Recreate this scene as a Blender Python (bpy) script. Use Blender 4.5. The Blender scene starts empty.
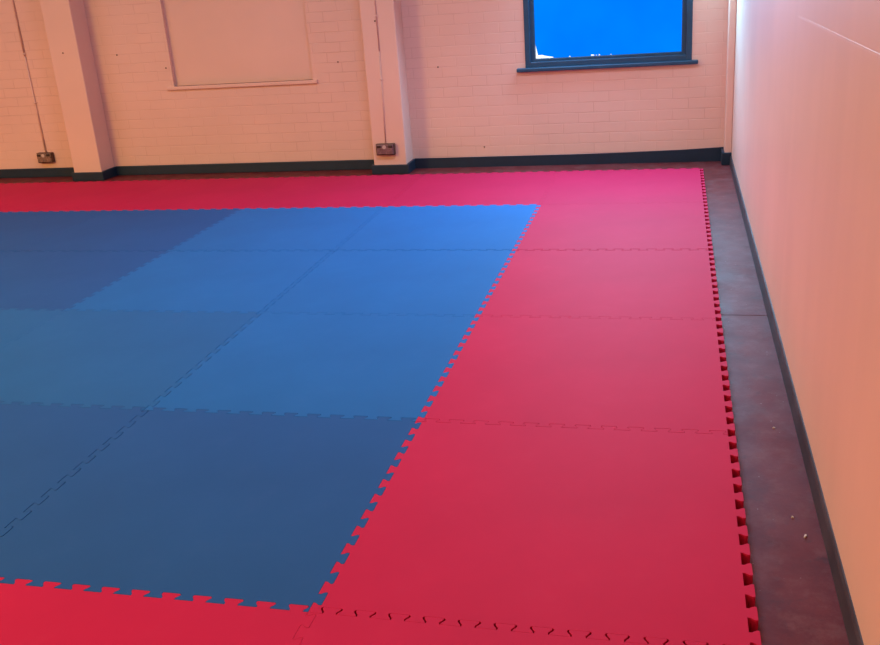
import bpy, bmesh, math, random
from mathutils import Vector, Matrix
from mathutils.geometry import delaunay_2d_cdt

random.seed(7)
S = bpy.context.scene
COL = S.collection

# ------------------------------------------------------------------ helpers
def link(name, bm, mats, parent=None, smooth=False):
    """one bmesh -> one linked mesh object"""
    me = bpy.data.meshes.new(name)
    bm.normal_update()
    bm.to_mesh(me)
    bm.free()
    for m in (mats if isinstance(mats, (list, tuple)) else [mats]):
        me.materials.append(m)
    if smooth:
        for p in me.polygons:
            p.use_smooth = True
    o = bpy.data.objects.new(name, me)
    COL.objects.link(o)
    if parent is not None:
        o.parent = parent
        o.location = -parent.location
    return o

def tag(o, label=None, cat=None, group=None, kind=None):
    if label: o['label'] = label
    if cat: o['category'] = cat
    if group: o['group'] = group
    if kind: o['kind'] = kind
    return o

def empty(name, loc):
    o = bpy.data.objects.new(name, None)
    o.empty_display_size = .05
    o.location = loc
    COL.objects.link(o)
    return o

def box(bm, x0, x1, y0, y1, z0, z1, bevel=0.0, mat=0, seg=2):
    vs = [bm.verts.new((x, y, z)) for x in (x0, x1) for y in (y0, y1) for z in (z0, z1)]
    q = [(0, 1, 3, 2), (4, 6, 7, 5), (0, 4, 5, 1), (2, 3, 7, 6), (0, 2, 6, 4), (1, 5, 7, 3)]
    fs = [bm.faces.new([vs[i] for i in f]) for f in q]
    for f in fs: f.material_index = mat
    if bevel > 0:
        es = list({e for f in fs for e in f.edges})
        r = bmesh.ops.bevel(bm, geom=es, offset=bevel, segments=seg, affect='EDGES', profile=.5)
        for f in r['faces']: f.material_index = mat
    return fs

def prism(bm, pts, y0, y1, mat=0):
    """outline in XZ given counter-clockwise seen from -Y, extruded from y0 (front) to y1 (back)"""
    a = [bm.verts.new((x, y0, z)) for x, z in pts]
    b = [bm.verts.new((x, y1, z)) for x, z in pts]
    fs = [bm.faces.new(a), bm.faces.new(b[::-1])]
    n = len(pts)
    for i in range(n):
        fs.append(bm.faces.new((a[i], b[i], b[(i + 1) % n], a[(i + 1) % n])))
    for f in fs: f.material_index = mat
    bmesh.ops.recalc_face_normals(bm, faces=fs)

def tube(bm, p0, p1, r, n=14, mat=0):
    p0, p1 = Vector(p0), Vector(p1)
    d = (p1 - p0).normalized()
    u = d.orthogonal().normalized(); v = d.cross(u)
    A = [bm.verts.new(p0 + r * (math.cos(t) * u + math.sin(t) * v)) for t in [2 * math.pi * i / n for i in range(n)]]
    B = [bm.verts.new(p1 + r * (math.cos(t) * u + math.sin(t) * v)) for t in [2 * math.pi * i / n for i in range(n)]]
    fs = [bm.faces.new((A[i], A[(i + 1) % n], B[(i + 1) % n], B[i])) for i in range(n)]
    for f in fs: f.smooth = True
    fs += [bm.faces.new(A[::-1]), bm.faces.new(B)]
    for f in fs: f.material_index = mat
    bmesh.ops.recalc_face_normals(bm, faces=fs)

# ------------------------------------------------------------------ materials
class N:
    def __init__(s, name):
        s.m = bpy.data.materials.new(name); s.m.use_nodes = True
        s.t = s.m.node_tree; s.b = s.t.nodes['Principled BSDF']
    def n(s, typ, **kw):
        o = s.t.nodes.new(typ)
        for k, v in kw.items():
            if hasattr(o, k) and not k[0].isupper(): setattr(o, k, v)
        return o
    def l(s, a, b): s.t.links.new(a, b)
    def coord(s, which='Object'):
        return s.n('ShaderNodeTexCoord').outputs[which]
    def noise(s, scale, detail=4, rough=.55, vec=None, stretch=None):
        o = s.n('ShaderNodeTexNoise'); o.inputs['Scale'].default_value = scale
        o.inputs['Detail'].default_value = detail; o.inputs['Roughness'].default_value = rough
        v = vec if vec is not None else s.coord()
        if stretch:
            mp = s.n('ShaderNodeMapping'); mp.inputs['Scale'].default_value = stretch
            s.l(v, mp.inputs['Vector']); v = mp.outputs[0]
        s.l(v, o.inputs['Vector']); return o.outputs['Fac']
    def ramp(s, fac, stops):
        r = s.n('ShaderNodeValToRGB'); cr = r.color_ramp
        while len(cr.elements) < len(stops): cr.elements.new(.5)
        for e, (p, c) in zip(cr.elements, stops):
            e.position = p; e.color = (c[0], c[1], c[2], 1) if not isinstance(c, (int, float)) else (c, c, c, 1)
        s.l(fac, r.inputs[0]); return r.outputs[0]
    def mix(s, fac, a, b, blend='MIX'):
        o = s.n('ShaderNodeMix'); o.data_type = 'RGBA'; o.blend_type = blend
        for i, v in ((0, fac), (6, a), (7, b)):
            if isinstance(v, (int, float)): o.inputs[i].default_value = v
            elif isinstance(v, tuple): o.inputs[i].default_value = (*v, 1)
            else: s.l(v, o.inputs[i])
        return o.outputs[2]
    def bump(s, h, strength, dist=.01, normal=None):
        o = s.n('ShaderNodeBump'); o.inputs['Strength'].default_value = strength
        o.inputs['Distance'].default_value = dist; s.l(h, o.inputs['Height'])
        if normal is not None: s.l(normal, o.inputs['Normal'])
        return o.outputs[0]
    def set(s, **kw):
        for k, v in kw.items():
            i = s.b.inputs[k.replace('_', ' ')]
            if isinstance(v, (int, float)): i.default_value = v
            elif isinstance(v, tuple): i.default_value = (*v, 1) if len(v) == 3 else v
            else: s.l(v, i)
        return s

WALL = (.74, .47, .385)
def wall_paint(name, base, brick=False, rough=.45, streak=False):
    k = N(name)
    lo = k.noise(1.3, 3)
    c = k.ramp(lo, [(.3, tuple(v * .95 for v in base)), (.7, tuple(min(1, v * 1.04) for v in base))])
    fine = k.noise(60, 5)
    if brick:
        sep = k.n('ShaderNodeSeparateXYZ'); k.l(k.coord(), sep.inputs[0])
        cmb = k.n('ShaderNodeCombineXYZ'); k.l(sep.outputs['X'], cmb.inputs['X']); k.l(sep.outputs['Z'], cmb.inputs['Y'])
        # slightly wobbly joints
        nz = k.n('ShaderNodeTexNoise'); nz.inputs['Scale'].default_value = 9; k.l(cmb.outputs[0], nz.inputs['Vector'])
        vm = k.n('ShaderNodeVectorMath'); vm.operation = 'MULTIPLY_ADD'
        k.l(nz.outputs['Color'], vm.inputs[0]); vm.inputs[1].default_value = (.008, .008, 0); k.l(cmb.outputs[0], vm.inputs[2])
        br = k.n('ShaderNodeTexBrick')
        br.inputs['Scale'].default_value = 1; br.inputs['Mortar Size'].default_value = .0042
        br.inputs['Mortar Smooth'].default_value = .6; br.inputs['Brick Width'].default_value = .225
        br.inputs['Row Height'].default_value = .075; br.inputs['Bias'].default_value = 0
        br.inputs['Color1'].default_value = (1, 1, 1, 1); br.inputs['Color2'].default_value = (.8, .8, .8, 1); br.inputs['Mortar'].default_value = (0, 0, 0, 1)
        k.l(vm.outputs[0], br.inputs['Vector'])
        patch = k.ramp(k.noise(3.1, 4), [(.40, .05), (.66, 1.0)])
        joint = k.mix(1.0, br.outputs['Fac'], patch, 'MULTIPLY')
        grime = k.mix(joint, (1., 1., 1.), (.88, .83, .81))
        c = k.mix(1.0, c, grime, 'MULTIPLY')
        n1 = k.bump(k.mix(.88, fine, br.outputs['Color']), .34, .004)
    elif streak:
        st = k.noise(1.0, 4, .6, stretch=(3, 3.2, .12))
        c = k.mix(1.0, c, k.ramp(st, [(.35, (.955, .955, .96)), (.65, (1., 1., 1.))]), 'MULTIPLY')
        mk = k.ramp(k.noise(5, 5, .6, stretch=(1, 1, .5)), [(.70, 0.0), (.80, 1.0)])
        c = k.mix(k.mix(1.0, mk, (.10, .10, .10), 'MULTIPLY'), c, (.33, .17, .13))
        n1 = k.bump(k.mix(.75, fine, st), .25, .003)
    else:
        n1 = k.bump(fine, .25, .002)
    k.set(Base_Color=c, Roughness=rough, Normal=n1)
    return k.m

M_BRICK = wall_paint('painted_brick', WALL, brick=True, rough=.55)
M_PLASTER = wall_paint('painted_plaster', tuple(v * 1.0 for v in WALL), rough=.55)
M_RIGHT = wall_paint('painted_smooth_wall', WALL, streak=True, rough=.5)
M_CEIL = wall_paint('ceiling_paint', (.8, .75, .7), rough=.8)

def floor_mat():
    k = N('painted_concrete')
    c = k.ramp(k.noise(7, 8, .7), [(.30, (.100, .0115, .0125)), (.52, (.134, .017, .018)), (.72, (.160, .030, .030))])
    dust = k.ramp(k.noise(11, 9, .75), [(.48, 0.0), (.74, .30)])
    c = k.mix(dust, c, (.26, .14, .135))
    dark = k.ramp(k.noise(16, 7, .7), [(.30, .6), (.42, 0.0)])
    c = k.mix(dark, c, (.045, .018, .02))
    fl = k.n('ShaderNodeTexVoronoi'); fl.inputs['Scale'].default_value = 34; fl.inputs['Randomness'].default_value = 1
    k.l(k.coord(), fl.inputs['Vector'])
    sp = k.ramp(fl.outputs['Distance'], [(.045, 1.0), (.075, 0.0)])
    keep = k.ramp(k.noise(11, 2), [(.50, 0.0), (.56, 1.0)])
    c = k.mix(k.mix(1.0, sp, keep, 'MULTIPLY'), c, (.38, .29, .27))
    r = k.ramp(k.noise(5, 5), [(.3, .44), (.7, .60)])
    k.set(Base_Color=c, Roughness=r, Normal=k.bump(k.noise(60, 6), .18, .003))
    k.b.inputs['Specular IOR Level'].default_value = .2
    return k.m
M_FLOOR = floor_mat()

def mat_foam(name, base, rough=.66):
    k = N(name)
    c = k.ramp(k.noise(2.3, 5, .6), [(.3, tuple(v * .95 for v in base)), (.7, tuple(v * 1.05 for v in base))])
    dust = k.ramp(k.noise(9, 6, .7), [(.55, 0.0), (.85, .012)])
    c = k.mix(dust, c, (.5, .45, .45))
    # fine cross-hatch embossing of the foam
    w1 = k.n('ShaderNodeTexWave'); w1.inputs['Scale'].default_value = 75; w1.inputs['Distortion'].default_value = .4
    w2 = k.n('ShaderNodeTexWave', bands_direction='Y'); w2.inputs['Scale'].default_value = 75; w2.inputs['Distortion'].default_value = .4
    co = k.coord(); k.l(co, w1.inputs['Vector']); k.l(co, w2.inputs['Vector'])
    h = k.mix(.5, w1.outputs['Fac'], w2.outputs['Fac'])
    b1 = k.bump(h, .05, .0006)
    b2 = k.bump(k.noise(3.5, 3), .12, .01, b1)
    k.set(Base_Color=c, Roughness=rough, Normal=b2)
    k.b.inputs['Specular IOR Level'].default_value = .12
    return k.m
M_RED = mat_foam('red_foam', (.50, .0098, .060))
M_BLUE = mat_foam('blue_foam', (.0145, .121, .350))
M_BLUE_DIMMED = mat_foam('dimmed_blue_foam', (.0165, .108, .295))  # darker copy of the blue: window light fading leftwards, put into the colour
M_BLUE_DEEP = mat_foam('deep_blue_foam', (.0158, .085, .262))  # darker copy: a sheen difference between mats, put into the colour

def plain(name, base, rough=.5, metal=0., var=.12, scale=14, bump=.15):
    k = N(name)
    c = k.ramp(k.noise(scale, 5), [(.3, tuple(v * (1 - var) for v in base)), (.7, tuple(min(1, v * (1 + var)) for v in base))])
    k.set(Base_Color=c, Roughness=rough, Metallic=metal, Normal=k.bump(k.noise(scale * 5, 4), bump, .002))
    return k.m
M_SKIRT = plain('navy_gloss_paint', (.004, .020, .042), .5)
M_SKIRT_R = plain('worn_navy_paint', (.034, .028, .036), .45, var=.5, scale=7)
M_FRAME = plain('navy_window_paint', (.012, .060, .115), .4)
M_BOX = plain('brown_metal_box', (.085, .035, .022), .5, .2, var=.3, scale=60)
M_PLATE = plain('dull_metal_plate', (.26, .16, .12), .4, .2, var=.35, scale=45)
M_PLATE2 = plain('mauve_metal_plate', (.21, .115, .125), .4, .2, var=.35, scale=45)
M_DARK = plain('dark_plastic', (.035, .016, .012), .4)
M_PALE = plain('pale_plastic', (.55, .42, .36), .35)
M_PIPE = plain('painted_conduit', tuple(v * .96 for v in WALL), .4)
M_RUST = plain('rusty_steel', (.09, .035, .02), .7, .3)
M_CHIP = plain('pale_paint_chip', (.62, .52, .46), .7)

def film_mat():
    k = N('blue_window_film')
    k.t.nodes.remove(k.b)
    e = k.n('ShaderNodeEmission'); nz = k.noise(2.0, 3)
    c = k.ramp(nz, [(.3, (0., .175, 1.)), (.7, (.0, .215, 1.))])
    k.l(c, e.inputs['Color']); e.inputs['Strength'].default_value = 1.15
    out = [n for n in k.t.nodes if n.type == 'OUTPUT_MATERIAL'][0]
    k.l(e.outputs[0], out.inputs[0]); return k.m
M_FILM = film_mat()
def glass_mat():
    k = N('window_glass')
    k.t.nodes.remove(k.b)
    t = k.n('ShaderNodeBsdfTransparent'); g = k.n('ShaderNodeBsdfGlossy'); g.inputs['Roughness'].default_value = .03
    x = k.n('ShaderNodeMixShader'); x.inputs[0].default_value = .06
    k.l(t.outputs[0], x.inputs[1]); k.l(g.outputs[0], x.inputs[2])
    out = [n for n in k.t.nodes if n.type == 'OUTPUT_MATERIAL'][0]
    k.l(x.outputs[0], out.inputs[0]); return k.m
M_GLASS = glass_mat()

# ------------------------------------------------------------------ room dimensions (metres)
XL, XR = -7.4, 1.198          # left / right wall faces
YN, YB = -3.6, 5.42          # near / back wall faces
ZC = 3.1
FZ = -.011                   # floor level (z = 0 lies a little above it)
YP = 5.22                    # front face of the pilasters
WX0, WX1, WZ0, WZ1 = -.27, .914, .71, 2.05      # window opening
RX0, RX1, RZ0 = -3.135, -1.94, .70              # blocked-up window recess
YC = 5.27                    # front face of the corner pilaster
PIL = [(-4.07, -3.81), (-1.44, -1.18), (1.150, XR)]

# ------------------------------------------------------------------ setting
# floor: two slabs with a narrow construction joint
bm = bmesh.new()
JY = 2.15
box(bm, XL - .2, XR + .2, YN - .2, JY - .0025, -.12, FZ)
box(bm, XL - .2, XR + .2, JY + .0025, YB + .3, -.12, FZ)
box(bm, XL - .2, XR + .2, YN - .2, YB + .3, -.16, FZ - .012)
tag(link('floor', bm, M_FLOOR), 'worn maroon painted concrete floor beside the mats', kind='structure')

# back wall: brick cells around the window opening, smooth infill in the blocked opening
bm = bmesh.new()
xs = [XL - .2, RX0, RX1, WX0, WX1, XR + .2]
rows = {0: [(FZ, ZC)], 1: [(FZ, RZ0), (WZ1, ZC)], 2: [(FZ, ZC)], 3: [(FZ, WZ0), (WZ1, ZC)], 4: [(FZ, ZC)]}
for i in range(5):
    for z0, z1 in rows[i]:
        box(bm, xs[i], xs[i + 1], YB, YB + .24, z0, z1)
box(bm, RX0, RX1, YB + .04, YB + .24, RZ0, WZ1, mat=1)
tag(link('wall_back', bm, [M_BRICK, M_PLASTER]), 'painted peach brick wall with a blocked up window recess', kind='structure')

bm = bmesh.new()
box(bm, XR, XR + .2, YN - .2, YB + .24, FZ, ZC)
# thicker lower skim coat that ends in a small ledge
prof = [(XR + .01, FZ), (XR + .01, 1.194), (XR - .0005, 1.194), (XR - .004, 1.190), (XR - .0045, 1.183), (XR - .0045, FZ)]
y0, y1 = YN, 1.78
A = [bm.verts.new((x, y0, z)) for x, z in prof]; B = [bm.verts.new((x + (.004 if x < XR else 0), y1, z)) for x, z in prof]
B2 = None
fs = [bm.faces.new(A), bm.faces.new(B[::-1])]
for i in range(len(prof)):
    fs.append(bm.faces.new((A[i], B[i], B[(i + 1) % len(prof)], A[(i + 1) % len(prof)])))
bmesh.ops.recalc_face_normals(bm, faces=fs)
tag(link('wall_right', bm, M_RIGHT), 'smooth glossy peach painted wall along the right', kind='structure')

bm = bmesh.new(); box(bm, XL - .2, XL, YN - .2, YB + .24, FZ, ZC)
tag(link('wall_left', bm, M_PLASTER), 'peach painted wall far to the left', kind='structure')
bm = bmesh.new(); box(bm, XL, XR, YN - .2, YN, FZ, ZC)
tag(link('wall_near', bm, M_PLASTER), 'peach painted wall behind the viewer', kind='structure')
bm = bmesh.new(); box(bm, XL - .2, XR + .2, YN - .2, YB + .24, ZC, ZC + .15)
tag(link('ceiling', bm, M_CEIL), 'pale painted ceiling', kind='structure')

# pilasters
for n, ((x0, x1), lab) in enumerate(zip(PIL, ('peach painted pilaster left of the blocked window recess',
        'peach painted pilaster with a socket between recess and window', 'narrow peach pilaster in the right corner')), 1):
    bm = bmesh.new()
    box(bm, x0, x1, YP if n < 3 else YC, YB + .001, FZ, ZC, bevel=.006)
    tag(link('trim_%d' % n, bm, M_PLASTER), lab, kind='structure')

# sill of the blocked window
bm = bmesh.new()
box(bm, -3.195, -1.90, YB - .018, YB + .04, .672, .70, bevel=.005)
tag(link('trim_4', bm, M_PLASTER), 'thin peach sill under the blocked window recess', kind='structure')

# back baseboard: stepping round the pilasters
BH, BT = .066, .018
bm = bmesh.new()
last = XL
for k, (x0, x1) in enumerate(PIL):
    yp = YP if k < 2 else YC
    if k < 2:
        box(bm, last, x0 - BT + .001, YB - BT, YB, FZ, BH + .001, bevel=.004)
        zf = BH - .006
    else:                      # this stretch rises a little towards the corner
        prism(bm, [(last, FZ), (x0, FZ), (x0, .090), (.85, .078), (.45, .070), (.05, .066), (last, BH)], YB - BT, YB)
        zf = .078
    xe = x1 + (BT if x1 < XR else 0)
    box(bm, x0 - BT, xe, yp - BT, yp, FZ, zf, bevel=.004)
    box(bm, x0 - BT, x0, yp - .001, YB, FZ, zf + .004, bevel=.003)
    if x1 < XR: box(bm, x1, x1 + BT, yp - .001, YB, FZ, zf + .004, bevel=.003)
    last = x1 + BT - .001
tag(link('baseboard_back', bm, M_SKIRT), 'dark navy baseboard along the brick wall', kind='structure')
bm = bmesh.new()
prof = [(XR - .012, FZ), (XR - .010, .048), (XR - .005, .056), (XR, .056), (XR, FZ)]
A = [bm.verts.new((x, YN, z)) for x, z in prof]; B = [bm.verts.new((x, YC - BT, z)) for x, z in prof]
fs = [bm.faces.new(A), bm.faces.new(B[::-1])]
for i in range(5): fs.append(bm.faces.new((A[i], B[i], B[(i + 1) % 5], A[(i + 1) % 5])))
bmesh.ops.recalc_face_normals(bm, faces=fs)
tag(link('baseboard_right', bm, M_SKIRT_R), 'worn dark baseboard along the right wall', kind='structure')

# ------------------------------------------------------------------ window
win = empty('window_1', (.5 * (WX0 + WX1), YB, WZ0))
tag(win, 'dark navy framed window covered with bright blue film', kind='structure')
def ring(bm, x0, x1, z0, z1, w, y0, y1, bev=.004):
    box(bm, x0, x0 + w, y0, y1, z0, z1, bevel=bev); box(bm, x1 - w, x1, y0, y1, z0, z1, bevel=bev)
    box(bm, x0 + w - .001, x1 - w + .001, y0, y1, z0, z0 + w, bevel=bev); box(bm, x0 + w - .001, x1 - w + .001, y0, y1, z1 - w, z1, bevel=bev)
bm = bmesh.new(); ring(bm, WX0, WX1, WZ0, WZ1, .040, YB - .008, YB + .09)
link('window_frame', bm, M_FRAME, win)
bm = bmesh.new(); ring(bm, WX0 + .036, WX1 - .036, WZ0 + .024, WZ1 - .036, .036, YB + .018, YB + .07)
link('window_sash', bm, M_FRAME, win)
bm = bmesh.new(); box(bm, -.332, .957, YB - .040, YB + .01, .684, .712, bevel=.006)
link('window_sill', bm, M_FRAME, win)
gx0, gx1, gz0, gz1 = WX0 + .068, WX1 - .068, WZ0 + .056, WZ1 - .068
bm = bmesh.new(); box(bm, gx0 - .005, gx1 + .005, YB + .050, YB + .054, gz0 - .005, gz1 + .005)
link('window_pane', bm, M_GLASS, win)
# film: peeled away at its lower left corner and nibbled along the bottom edge
X = lambda v: gx0 + v
out = [(gx0 + .006, gz0 + .100), (gx0 + .014, gz0 + .055), (gx0 + .021, gz0 + .026), (gx0 + .050, gz0 + .028), (gx0 + .085, gz0 + .018),
       (gx0 + .125, gz0 + .012), (gx0 + .150, gz0 - .002)]
for a, b, h in ((.245, .262, .011), (.405, .432, .014), (.440, .452, .011), (.460, .474, .013), (.545, .556, .011)):
    out += [(gx0 + a, gz0 - .002), (gx0 + a + .004, gz0 + h), (gx0 + b - .003, gz0 + h * .8), (gx0 + b, gz0 - .002)]
out += [(gx1 + .003, gz0 - .002), (gx1 + .003, gz1 + .003), (gx0 - .003, gz1 + .003), (gx0 - .003, gz0 + .13)]
bm = bmesh.new(); prism(bm, out, YB + .0475, YB + .0490)
link('window_film', bm, M_FILM, win)['label'] = 'bright blue translucent film peeled at its lower left corner'

# ------------------------------------------------------------------ jigsaw mats
TH = .036                     # mat thickness
P = 1 / 12.                   # tooth pitch
D = .023                      # tooth depth
def X_line(i): return .988 if i == 1 else float(i)        # grid lines across
def Y_line(j): return 5.0 if j == 5 else float(j)
GW = (.25, 1, 1, 1, .8, .4, .25)     # the joint opens widest half-way along each tooth flank
def seam_points(L, gf, gn, side):
    """polyline (t along, offset across) of one jigsaw seam; node notches at both ends; side=+1 for the mat that owns the teeth"""
    g, h = -gf * side, -gn * side
    pts = []
    p = L / 12.
    for i in range(12):
        c = (i + .5) * p
        prof = [(.200 * p, -.5 * D), (.208 * p, -.22 * D), (.262 * p, .02 * D), (.294 * p, .20 * D), (.300 * p, .36 * D), (.282 * p, .46 * D), (.255 * p, .5 * D)]
        for (w, o), q in zip(prof, GW): pts.append((c - w - g * q, o + h))
        for (w, o), q in zip(prof[::-1], GW[::-1]): pts.append((c + w + g * q, o + h))
    return pts
SEAM_Y = {0: (.0027, .0001), 3: (.0020, .0020), 1: (.0008, .0007), 2: (.0008, .0007)}
SEAM_X = {-1: (.0012, .0012)}
def mat_outline(i, j):
    """outline of the mat in column i (X_line(i)..X_line(i+1)) and row j, counter-clockwise"""
    x0, x1, y0, y1 = X_line(i), X_line(i + 1), Y_line(j), Y_line(j + 1)
    dflt = (.0004, .0003)
    e = -.5 * D
    gb = SEAM_Y.get(j, dflt); gt = SEAM_Y.get(j + 1, dflt)
    if i != 0 and j == 0: gb = dflt
    if i != 0 and j == -1: gt = dflt
    gl = SEAM_X.get(i, dflt); gr = SEAM_X.get(i + 1, dflt)
    o = [(x0 + e + gl[1], y0 + e + gb[1])]
    o += [(x0 + t, y0 + f) for t, f in seam_points(x1 - x0, gb[0], gb[1], -1)]
    o.append((x1 + e - gr[1], y0 + e + gb[1]))
    o += [(x1 + f, y0 + t) for t, f in seam_points(y1 - y0, gr[0], gr[1], 1)]
    o.append((x1 + e - gr[1], y1 + e - gt[1]))
    o += [(x0 + t, y1 + f) for t, f in seam_points(x1 - x0, gt[0], gt[1], 1)][::-1]
    o.append((x0 + e + gl[1], y1 + e - gt[1]))
    o += [(x0 + f, y0 + t) for t, f in seam_points(y1 - y0, gl[0], gl[1], -1)][::-1]
    return o
def build_mat(i, j, m):
    cx, cy = .5 * (X_line(i) + X_line(i + 1)), .5 * (Y_line(j) + Y_line(j + 1))
    o = [Vector((x - cx, y - cy)) for x, y in mat_outline(i, j)]
    n = len(o); r = .0004
    ins = []
    for k in range(n):
        a = (o[k] - o[k - 1]).normalized(); b = (o[(k + 1) % n] - o[k]).normalized()
        na, nb = Vector((-a.y, a.x)), Vector((-b.y, b.x))
        v = (na + nb)
        v = v.normalized() / max(.45, v.normalized().dot(na)) if v.length > 1e-4 else na
        ins.append(o[k] + v * r)
    bm = bmesh.new()
    A = [bm.verts.new((v.x, v.y, 0)) for v in o]
    B = [bm.verts.new((v.x, v.y, TH - r)) for v in o]
    C = [bm.verts.new((v.x, v.y, TH)) for v in ins]
    for ring_, pts, up in ((A, o, False), (C, ins, True)):
        V2, _, F2, orig, _, _ = delaunay_2d_cdt(pts, [(k, (k + 1) % n) for k in range(n)], [list(range(n))], 1, 1e-7)
        for f in F2:
            vv = [ring_[orig[q][0]] for q in f]
            if len(set(vv)) < 3: continue
            bm.faces.new(vv if up else vv[::-1])
    for k in range(n):
        k2 = (k + 1) % n
        bm.faces.new((A[k], A[k2], B[k2], B[k])); bm.faces.new((B[k], B[k2], C[k2], C[k]))
    ob = link('jigsaw_mat', bm, m)
    ob.location = (cx, cy, FZ)
    return ob
ORD = ['', 'first', 'second', 'third', 'fourth', 'fifth', 'sixth', 'seventh']
I_MIN = -6
for j in range(-1, 5):
    for i in range(0, I_MIN - 1, -1):
        if i < {-1: -2, 0: -3, 1: -4, 2: -5}.get(j, I_MIN): continue
        red = i == 0 or j in (-1, 4)
        if red:
            m = M_RED
            if j == 4 and i == 0: lab = 'red jigsaw mat at the far right corner, nearest the window'
            elif j == 4: lab = 'red jigsaw mat of the far border, %s from the right corner' % ORD[1 - i]
            elif j == -1 and i == 0: lab = 'red jigsaw mat at the near right corner, in front of the dotted seam'
            elif j == -1: lab = 'red jigsaw mat of the near border, %s from the right corner' % ORD[1 - i]
            else: lab = 'red jigsaw mat of the right border, %s from the far right corner' % ORD[5 - j]
            g = 'red jigsaw mats of the border'
        else:
            m = M_BLUE_DEEP if (j == 0 or (i <= -3 and j >= 2)) else M_BLUE_DIMMED if (j == 1 and i <= -2) else M_BLUE
            rl = ['nearest row', 'second nearest row', 'second farthest row', 'farthest row'][j]
            cl = 'beside the red right border' if i == -1 else '%s column from red right border' % ORD[-i]
            lab = 'blue jigsaw mat in the %s, %s' % (rl, cl)
            g = 'blue jigsaw mats of the training area'
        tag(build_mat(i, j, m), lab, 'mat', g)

# ------------------------------------------------------------------ sockets and conduits
def socket(cx, y, cz, label, plate, extra=None):
    t = empty('wall_socket', (cx, y, cz - .043))
    tag(t, label, 'socket', 'metal sockets low on the brick wall')
    w, h = .073, .043
    bm = bmesh.new(); box(bm, cx - w, cx + w, y - .038, y, cz - h, cz + h, bevel=.005)
    link('back_box', bm, M_BOX, t)
    bm = bmesh.new(); box(bm, cx - w + .006, cx + w - .006, y - .046, y - .037, cz - h + .007, cz + h - .005, bevel=.004)
    link('face_plate', bm, plate, t)
    for s in (-1, 1):
        bm = bmesh.new(); box(bm, cx + s * .035 - .026, cx + s * .035 + .026, y - .0495, y - .0455, cz - .033, cz + .012, bevel=.003)
        f = link('outlet', bm, plate, t)
        bm = bmesh.new()
        for px, pz, pw, ph in ((0, .003, .004, .008), (-.011, -.016, .007, .004), (.011, -.016, .007, .004)):
            box(bm, cx + s * .035 + px - pw / 2, cx + s * .035 + px + pw / 2, y - .0505, y - .0485, cz + pz - ph / 2, cz + pz + ph / 2)
        o = link('pin_holes', bm, M_DARK, f); o.location = (0, 0, 0)
        bm = bmesh.new(); box(bm, cx + s * .046 - .016, cx + s * .046 + .016, y - .052, y - .0455, cz + .014, cz + .034, bevel=.002)
        link('switch', bm, M_DARK, t)
    bm = bmesh.new(); tube(bm, (cx - .004, y - .050, cz + .020), (cx - .004, y - .0455, cz + .020), .014)
    link('cable_gland', bm, M_PALE, t)
    for s in (-1, 1):
        bm = bmesh.new(); tube(bm, (cx + s * .0635, y - .0475, cz + .002), (cx + s * .0635, y - .0455, cz + .002), .0028)
        link('screw', bm, M_DARK, t)
    return t
socket(-4.443, YB, .160, 'small dull metal double socket on the brick wall left of the left pilaster', M_PLATE)
socket(-1.330, YP, .182, 'mauve metal double socket low on the pilaster between recess and window', M_PLATE2)

def conduit(pts, r, label, y, clips):
    t = empty('conduit', (pts[0][0], y, pts[0][1]))
    tag(t, label, 'conduit', 'painted conduits above the sockets')
    bm = bmesh.new()
    for (xa, za), (xb, zb) in zip(pts, pts[1:]): tube(bm, (xa, y - r, za), (xb, y - r, zb), r)
    link('pipe', bm, M_PIPE, t)
    for z in clips:
        x = next(xa + (xb - xa) * (z - za) / (zb - za) for (xa, za), (xb, zb) in zip(pts, pts[1:]) if za <= z <= zb)
        bm = bmesh.new()
        box(bm, x - r - .012, x + r + .012, y - .003, y, z - .008, z + .008, bevel=.001)
        tube(bm, (x, y - r, z - .008), (x, y - r, z + .008), r + .002)
        link('saddle_clip', bm, M_PIPE, t)
conduit([(-4.440, .2035), (-4.448, 1.0), (-4.452, ZC)], .007, 'thin painted conduit running up the wall from the leftmost socket', YB, (.62, 1.02, 1.8))
conduit([(-1.332, .2255), (-1.318, .9), (-1.318, ZC)], .0042, 'thin painted conduit running up the pilaster face from its socket', YP, (.70, 1.15, 1.9))

# ------------------------------------------------------------------ small marks: rusty screws in the walls, a paint chip on the floor
def screw(x, y, z, label):
    t = bmesh.new()
    tube(t, (x, y + .004, z), (x, y - .004, z), .0055, 12)
    tube(t, (x, y - .003, z), (x, y - .006, z), .0045, 12)
    o = link('screw_head', t, M_RUST)
    for v in o.data.vertices: v.co -= Vector((x, y, z))
    o.location = (x, y, z)
    tag(o, label, 'screw', 'rusty screws in the painted walls')

screw(-3.951, YP, 1.020, 'rusty screw on the front of the left pilaster, halfway up')
screw(-3.598, YB, .969, 'rusty screw in the brick wall between left pilaster and recess')
screw(-3.180, YB, .847, 'rusty screw just left of the blocked window recess edge')
screw(-1.719, YB, .824, 'rusty screw in the brick wall right of the blocked window recess')
screw(-1.332, YP, 1.115, 'rusty screw beside the conduit high on the middle pilaster')
screw(-.932, YB, .749, 'rusty screw in the brick wall left of the blue window sill')
screw(-.609, YB, .139, 'rusty screw low in the brick wall just above the navy baseboard')

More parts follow.
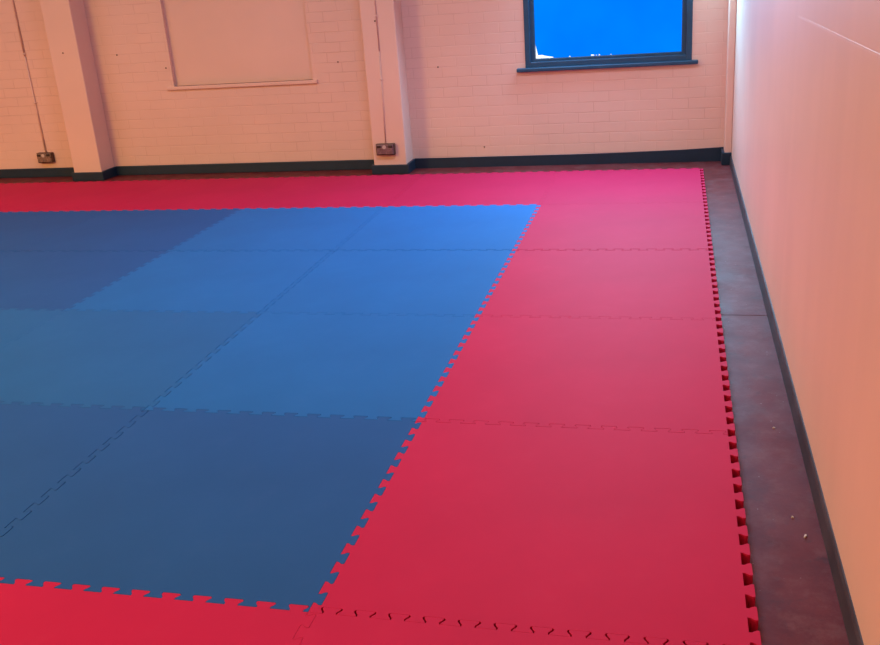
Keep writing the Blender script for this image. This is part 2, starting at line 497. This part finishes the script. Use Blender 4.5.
def chip(x, y, a, l, w, label):
    bm = bmesh.new()
    rr = random.Random(int(x * 1000))
    n = 7
    lo = [bm.verts.new((l * math.cos(2 * math.pi * i / n) * rr.uniform(.75, 1.1), w * math.sin(2 * math.pi * i / n) * rr.uniform(.7, 1.2), 0)) for i in range(n)]
    hi = [bm.verts.new((v.co.x * .85, v.co.y * .85, .0025 + rr.uniform(0, .0015))) for v in lo]
    bm.faces.new(lo[::-1]); bm.faces.new(hi)
    for i in range(n): bm.faces.new((lo[i], lo[(i + 1) % n], hi[(i + 1) % n], hi[i]))
    o = link('paint_chip', bm, M_CHIP); o.location = (x, y, FZ); o.rotation_euler.z = a
    tag(o, label, 'paint chip', 'pale chips of debris on the maroon floor')
chip(1.144, .505, 1.2, .009, .004, 'largest pale paint chip on the maroon floor strip near the right wall')
chip(1.122, 1.116, .3, .005, .003, 'pale paint chip on the maroon floor strip, farthest up the strip')
chip(1.123, .593, 2.2, .004, .003, 'tiny pale chip just beyond the largest chip on the maroon floor')

# ------------------------------------------------------------------ light
def area(name, loc, target, size, energy, color, size_y=None):
    l = bpy.data.lights.new(name, 'AREA'); l.energy = energy; l.color = color
    l.shape = 'RECTANGLE'; l.size = size; l.size_y = size_y or size
    o = bpy.data.objects.new(name, l); COL.objects.link(o); o.location = loc
    o.rotation_euler = (Vector(target) - Vector(loc)).to_track_quat('-Z', 'Y').to_euler()
    return o
# added, unseen fill lights under the ceiling: cool by the window, amber far left
for x, y, rgb in ((-5.6, 3.2, (16.4, 16.8, 26.0)), (-2.6, 3.2, (7.8, 9.6, 11.6)), (-5.2, -.6, (396, 275, 93)),
                  (-.6, -1.2, (23, 20, 11)), (-.2, 2.5, (43.5, 51.0, 70.0))):
    e = max(rgb)
    area('ceiling_fill', (x, y, ZC - .06), (x, y, 0), 1.5, e, tuple(v / e for v in rgb), .18)
# daylight entering through the filmed window
wx = .5 * (WX0 + WX1)
l = area('window_daylight', (wx - .05, YB - .24, 1.62), (wx - .45, YB - 1.6, .0), .95, 49, (.28, .655, 1.0), .6)
l.data.spread = math.radians(128)
# added lamp inside the room, whitening the right wall by the corner
l = area('corner_fill', (.93, YB - .15, 1.52), (XR, YB - .62, 1.0), .20, 18, (.235, .70, 1.0), .7)
l.data.spread = math.radians(110)

w = bpy.data.worlds.new('World'); S.world = w; w.use_nodes = True
bg = w.node_tree.nodes['Background']; bg.inputs[0].default_value = (.93, .97, 1, 1); bg.inputs[1].default_value = 1.6

# ------------------------------------------------------------------ camera
cam = bpy.data.cameras.new('camera'); co = bpy.data.objects.new('camera', cam); COL.objects.link(co)
cam.sensor_width = 36; cam.sensor_fit = 'HORIZONTAL'; cam.lens = 36 * 945.9 / 880; cam.clip_start = .02
yaw, pit, rol = .2558, .3516, -.0736
cy, sy, cp, sp = math.cos(yaw), math.sin(yaw), math.cos(pit), math.sin(pit)
f = Vector((-sy * cp, cy * cp, -sp)); r = Vector((cy, sy, 0)); u = r.cross(f)
r2 = r * math.cos(rol) + u * math.sin(rol); u2 = u * math.cos(rol) - r * math.sin(rol)
M = Matrix((r2, u2, -f)).transposed().to_4x4(); M.translation = (.8031, -1.7127, 1.3742 + TH + FZ)
co.matrix_world = M
S.camera = co

S.view_settings.view_transform = 'Standard'; S.view_settings.look = 'None'
S.view_settings.gamma = 1; S.view_settings.use_curve_mapping = False
S.view_settings.exposure = 0.0
S.cycles.use_denoising = True
S.cycles.max_bounces = 8
